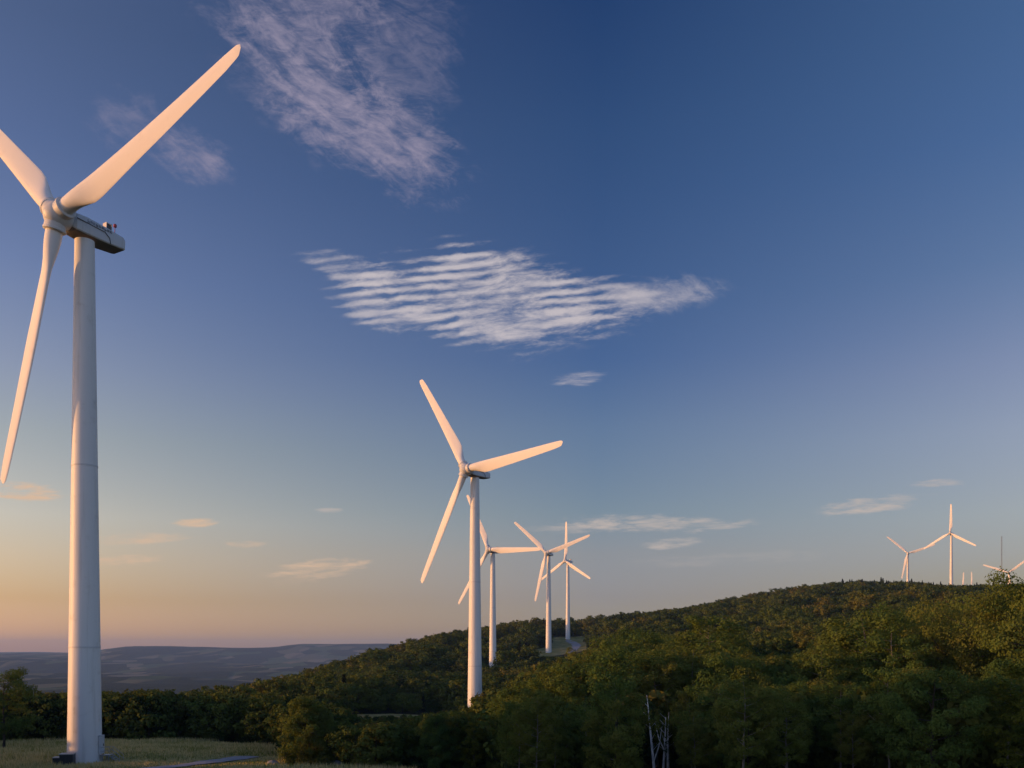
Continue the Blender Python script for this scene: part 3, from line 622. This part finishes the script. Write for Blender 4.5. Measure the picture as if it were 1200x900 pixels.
named(1182, 84, 772, 'bushy', 'dark bushy tree under the tallest tree at the right picture edge', .8, 1)
named(920, 84, 822, 'sapling', 'slim yellow-green sapling in front of the shaded wood, right of the bare birches', .7)
named(1062, 80, 786, 'sapling', 'tall light green sapling in front of the dark wood below the brownish tree', .8)
for px_, d_, row_, lab_ in ((1034, 79, 800, 'light green sapling low in the dark wood, left of the tall light green one'), (1092, 81, 806, 'light green sapling low in the dark wood, right of the tall light green one'),
    (988, 83, 838, 'short light green sapling among pale thin trunks in the dark wood'), (836, 83, 842, 'short light green sapling between the bare birches and the slim yellow-green one'), (1128, 76, 832, 'small yellow-green sapling at the bottom near the right edge'), (556, 106, 846, 'light green sapling rising from the thicket below the second tower'), (482, 111, 856, 'small light green sapling in front of the pale clearing')):
    named(px_, d_, row_, 'sapling', lab_, 1.1)
named(868, 108, 770, 'bushy', 'golden topped rounded tree right of the tall narrow olive tree', .8, 2)
named(705, 170, 768, 'bushy', 'low rounded tree with a warm lit crown below the far gravel track', .8, 1)

def birch(px, d, row, lean, label, seed, fork):
    r = np.random.default_rng(seed); x, y = at(px, d); z = Z1(x, y); H = (HZ-row)/F*d-z
    root = empty('birch_tree', (x, y, z-.2), 0); tag(root, label, 'tree', 'bare birches')
    mb = MB(); pts = [(lean*H*u**1.4+.05*math.sin(u*4+seed), .05*math.sin(u*4), H*u) for u in np.linspace(0, 1, 9)]; mb.tube(pts, [.16*(1-.82*u) for u in np.linspace(0, 1, 9)], 8)
    if fork: p = Vector(pts[fork]); mb.tube([p, p+Vector((-.5*float(np.sign(lean+.01)), .1, H*.18)), p+Vector((-.8*float(np.sign(lean+.01)), .2, H*.40))], [.075, .05, .015], 6)
    ends = []
    for k in range(7):
        u = .45+.5*k/7; p = Vector(pts[int(u*8)]); a = r.uniform(0, 6.28); e = p+Vector((math.cos(a)*.8, math.sin(a)*.8, .7)); mb.tube([p, e], [.025, .008], 4, cap=False); ends.append(e)
    link('trunk', mb.mesh('birch_trunk', BIRCH, 60), root)
    C_ = np.array(ends)[r.integers(len(ends), size=230)]+r.normal(0, .35, (230, 3)); V, Q = leaf_quads(r, C_, .2); link('crown', crown_mesh('birch_crown', V, Q, r.uniform(0, 1, 230), LEAF_Y), root); placed.append((x, y, 1.0))
birch(768, 82, 812, -.10, 'tallest and leftmost bare white birch stem, forking, at the dark wood edge', 3, 2)
birch(777.5, 83, 838, .03, 'short bare white birch stem with a side branch, middle of the three', 5, 4)
birch(782.5, 84, 832, .02, 'thin bare white birch stem, rightmost of the three', 8, 0)

# candidate spots for the rest of the wood
def grid(x0, x1, y0, y1, s, jit=.42):
    gx, gy = np.meshgrid(np.arange(x0, x1, s), np.arange(y0, y1, s)); gx = gx.ravel()+rng.uniform(-jit, jit, gx.size)*s; gy = gy.ravel()+rng.uniform(-jit, jit, gy.size)*s; return gx, gy
gx1, gy1 = grid(-190, 150, 66, 236, 4.6); gx2, gy2 = grid(-330, 420, 236, 520, 7.4); gx3, gy3 = grid(-420, 860, 520, 1420, 9.6)
gx = np.r_[gx1, gx2, gx3]; gy = np.r_[gy1, gy2, gy3]; gpx = 600+F*gx/gy
keep = (clearings(gx, gy) < .25) & ~((gx < -44) & (gx > -100) & (gy < 92)) & (gpx > np.where(gy < 236, -750, -260)) & (gpx < 1420)
keep &= ~((gpx > 738) & (gpx < 804) & (gy < 97)) & ~((gpx < 600) & (gy < 108)) & ~((np.abs(gpx-96) < 60) & (gy < 150))
for x, y, r in placed: keep &= np.hypot(gx-x, gy-y) > max(1.6, r*.75)
gx, gy, gpx = gx[keep], gy[keep], gpx[keep]; gz = zfun(gx, gy); o = np.argsort(gy); gx, gy, gz, gpx = gx[o], gy[o], gz[o], gpx[o]
buf = np.full(1200, 905.0); ind = []; st_p, st_s, st_i = [], [], []; sh_p, sh_s = [], []
for x, y, z, px in zip(gx, gy, gz, gpx):
    near = y < 236
    u = rng.uniform(); row_left = px < 345 and y < 200
    if near:
        cap = cap_row(px, y)+rng.uniform(0, 16 if px > 560 else 9); H = (HZ-cap)/F*y-z+.15
        lim = 9.5 if px < 345 else (8.0 if px < 520 else 14.5); H = min(H, lim*rng.uniform(.78, 1.0))
        if y < 95 and px > 600: H = min(H, rng.uniform(5.5, 9.5))
        if -800 < px < -40: H = rng.uniform(5.0, 7.0)
        if H < 2.2:
            if H > .7: sh_p.append((x, y, z-.1)); sh_s.append(H/3)
            continue
    else:
        H = float(np.clip(rng.lognormal(2.28, .30), 5, 17)) if y > 450 else rng.uniform(6, 12)
        if fbm(np.array(x/38.), np.array(y/60.), 77) < -.13: H *= .55
        if 565 < px < 590 and y < 480: H = min(H, (HZ-776)/F*y-z)
        if 622 < px < 700 and y < 630: H = min(H, (HZ-769)/F*y-z)
        if 655 < px < 690 and y < 790: H = min(H, (HZ-753)/F*y-z)
        if 480 < px < 960 and y > 800: H *= .85
        sk = float(np.interp(px, SKY_X, SKY_Y))+rng.uniform(-1.5, 5)
        H = min(H, (HZ-sk)/F*y-z+.2)
        if H < 2.5:
            if y < 700 or H < -4: continue
            H = 3.0
    w = H*.33*F/y; a, b = int(max(0, px-w)), int(min(1199, px+w)); top = HZ-(z-.15+H)*F/y; hgt = H*F/y; seen = False
    if b > a:
        seen = (buf[a:b+1] > top+hgt*.10).mean() > .25
        c0, c1 = int(max(0, px-w*.75)), int(min(1199, px+w*.75))
        if c1 > c0 and seen: buf[c0:c1+1] = np.minimum(buf[c0:c1+1], top+hgt*.14)
    if near and seen: ind.append((x, y, z, H, px, row_left, w*hgt))
    elif y > 1000 and not seen and b > a and top > buf[a:b+1].max()+25: continue
    else:
        con = (y > 860 and 985 < px < 1165 and z > 50 and u < .42) or u < .035
        st_p.append((x, y, z-.2)); st_s.append(H/10*(rng.uniform(.9, 1.45) if con and u >= .035 else 1)); st_i.append(4 if con else int(rng.integers(4)))
ex, ey = grid(-100, -44, 42, 92, 5.5)
for x, y in zip(ex, ey):                                                 # unseen grove added left of the viewpoint to shade the foreground wood
    if x < -.62*y-6: st_p.append((x, y, Z1(x, y)-.2)); st_s.append(rng.uniform(1.0, 1.3)); st_i.append(int(rng.integers(4)))
ind.sort(key=lambda r: -r[6]); rest = ind[285:]; ind = ind[:285]
for x, y, z, H, px, rl, _ in rest: st_p.append((x, y, z-.2)); st_s.append(H/10); st_i.append(int(rng.integers(4)))
print('individual trees', len(ind), 'wood', len(st_p))

ORD = 'first second third fourth fifth sixth seventh eighth ninth tenth eleventh twelfth thirteenth fourteenth fifteenth sixteenth seventeenth eighteenth nineteenth twentieth'.split()
ORD += ['twenty-'+o_ for o_ in ORD[:9]]+['thirtieth']+['thirty-'+o_ for o_ in ORD[:9]]+['fortieth']+['forty-'+o_ for o_ in ORD[:9]]+['fiftieth']+['fifty-'+o_ for o_ in ORD[:9]]
ZONES = [('tree row behind the grass field', lambda px, y: px < 345), ('bushes before the small pale clearing', lambda px, y: px < 520 and y < 240),
         ('thicket around the second tower', lambda px, y: px < 640), ('shaded trees left of the birches', lambda px, y: px < 770),
         ('wood between birches and hill slope', lambda px, y: px < 905), ('dark wood below the hilltop spruces', lambda px, y: px < 1040), ('wood under the large edge trees', lambda px, y: True)]
LOOK = {'round': 'leafy round tree', 'slender': 'slender upright tree', 'bushy': 'low bushy tree', 'sapling': 'light green sapling'}
zones = {}
for it in ind:
    for zi, (nm, f) in enumerate(ZONES):
        if f(it[4], it[1]): zones.setdefault(zi, []).append(it); break
for zi, items in zones.items():
    items.sort(key=lambda r: r[1]); nr = max(1, round(len(items)/16)); rows = np.array_split(np.arange(len(items)), nr)
    rowname = ['front rank', 'second rank', 'third rank', 'fourth rank', 'fifth rank', 'back rank', 'rearmost rank'] if nr > 1 else ['']
    for ri, ids in enumerate(rows):
        seq = sorted((items[i] for i in ids), key=lambda r: r[4])
        for k, (x, y, z, H, px, rl, _) in enumerate(seq):
            u = rng.uniform()
            kind = ('bushy' if u < .7 else 'round') if rl else ('bushy' if px < 600 and u < .55 else ('slender' if px > 560 and u < (.72 if y < 135 else .4) else ('bushy' if u < .8 and px < 700 else 'round')))
            rk = (rowname[ri]+' of ' if rowname[ri] else '')
            lab = f'{LOOK[kind]}, {ORD[k]} from left in {rk}{ZONES[zi][0]}'
            tree(x, y, H, kind, lab, 'trees of the wood', wide=rng.uniform(.85, 1.1)*min(1.3, max(1.0, 6.0/H)), gz=z)
scatter('forest', st_p, rng.uniform(0, 6.28, len(st_p)), st_s, st_i, low, 'mixed green and brown wood covering the hillside beyond the turbines')

# undergrowth below the wood and along the field's edges
ux, uy = grid(-150, 120, 66, 236, 2.6); upx = 600+F*ux/uy; k = (clearings(ux, uy) < .45) & (upx > -300) & (upx < 1350) & ~((np.abs(upx-96) < 55) & (uy < 118))
ux, uy, upx = ux[k], uy[k], upx[k]; uz = zfun(ux, uy); hh = rng.uniform(.35, .85, len(ux)); hh = np.where((upx < 600) & (uy < 112), hh*.55, hh)
hh = np.where(upx > 640, hh*.6, hh); hh = np.where((upx > 740) & (upx < 802) & (uy < 97), hh*.5, hh); hh = np.where((upx > 385) & (upx < 520) & (uy < 240), np.minimum(hh, .7), hh)
sh_p += list(zip(ux, uy, uz-.1)); sh_s += list(hh)
scatter('undergrowth', sh_p, rng.uniform(0, 6.28, len(sh_p)), sh_s, rng.integers(0, 3, len(sh_p)), shrub, 'low leafy undergrowth along the wood edge')

# grass on the field and the clearings
m_grass, t, out = material('grass_blades'); pos = position(t); n = t.noise(pos, .12, 5, .6); n2 = t.noise(pos, 1.5, 3, .6)
gc = t.ramp(t.m('ADD', t.m('ADD', t.m('MULTIPLY', n, .55), t.m('MULTIPLY', n2, .25)), t.m('MULTIPLY', attr(t, 'leaf').outputs['Fac'], .2)), [(.36, (.17,.21,.04)), (.45, (.32,.30,.08)), (.52, (.66,.53,.26)), (.66, (.46,.40,.15))])
d_ = t.n.new('ShaderNodeBsdfDiffuse'); t.put(d_.inputs[0], gc); t.l.new(d_.outputs[0], out.inputs[0])
bx = rng.uniform(-95, 0, 190000); by = rng.uniform(76, 160, 190000); bp = 600+F*bx/by
pth = np.array([at(292,124), at(280,121), at(266,118), at(248,114), at(226,110), at(200,106), at(150,99), at(60,93), at(-60,90)])
dist = np.full(len(bx), 1e9)
for p, q in zip(pth[:-1], pth[1:]):
    v = q-p; tt = np.clip(((bx-p[0])*v[0]+(by-p[1])*v[1])/(v@v), 0, 1); dist = np.minimum(dist, np.hypot(bx-p[0]-tt*v[0], by-p[1]-tt*v[1]))
k = (clearings(bx, by) > .4) & (bp > -60) & (bp < 640) & (dist > 1.9) & (np.hypot(bx-t1.location.x, by-t1.location.y) > 2.4)
bx, by = bx[k], by[k]; bz = zfun(bx, by); n = len(bx); an = rng.uniform(0, 6.28, n); hgt = rng.uniform(.18, .5, n)*(1+.8*(fbm(bx/8, by/8, 90) > .03))*np.clip((dist[k]-1.2)/7, .25, 1); wd = rng.uniform(.03, .07, n); le = rng.normal(0, .18, (n, 2))
V = np.stack([np.c_[bx-np.cos(an)*wd, by-np.sin(an)*wd, bz-.05], np.c_[bx+np.cos(an)*wd, by+np.sin(an)*wd, bz-.05], np.c_[bx+le[:,0]*hgt, by+le[:,1]*hgt, bz+hgt]], 1).reshape(-1, 3)
me = mesh_np('grass', V, np.arange(3*n).reshape(-1, 3), [m_grass]); a = me.attributes.new('leaf', 'FLOAT', 'POINT'); a.data.foreach_set('value', np.repeat(rng.uniform(0, 1, n), 3).astype(np.float32))
tag(link('grass', me), 'long green and straw coloured grass on the open field', 'grass', kind='stuff')

# pale boulders between the bushes
def boulder(px, d, r, label):
    x, y = at(px, d); rr = np.random.default_rng(int(px)); mb = MB(); n = 10; V = []; Fc = []
    for i in range(7):
        th = math.pi*i/6
        for j in range(n):
            ph = 2*math.pi*j/n; k_ = r*(1+rr.uniform(-.16, .16)); V.append((k_*1.4*math.sin(th)*math.cos(ph), k_*math.sin(th)*math.sin(ph), k_*.75*math.cos(th)))
    for i in range(6):
        for j in range(n): Fc.append((i*n+j, (i+1)*n+j, (i+1)*n+(j+1) % n, i*n+(j+1) % n))
    o = link('boulder', mb.add(V, Fc).mesh('boulder', M['stone'], 40), loc=(x, y, Z1(x, y)+r*.25)); tag(o, label, 'boulder', 'pale boulders')
boulder(319, 112, .55, 'pale boulder at the end of the gravel lane, left of the lone bush')
boulder(394, 113, .6, 'pale boulder among the bushes right of the lone bush')

# ------------------------------------------------------------------ the evening air
m_haze, t, out = material('haze_air'); pvn = t.n.new('ShaderNodeVolumePrincipled'); pvn.inputs['Color'].default_value = (.32, .54, 1.0, 1); pvn.inputs['Density'].default_value = 5.5e-5
t.l.new(pvn.outputs[0], out.inputs['Volume'])
hz = link('haze', MB().box(-17500, 17500, -17500, 17500, -260, 190).mesh('haze', m_haze)); tag(hz, 'thin blue evening haze over the valley', 'haze', kind='stuff')
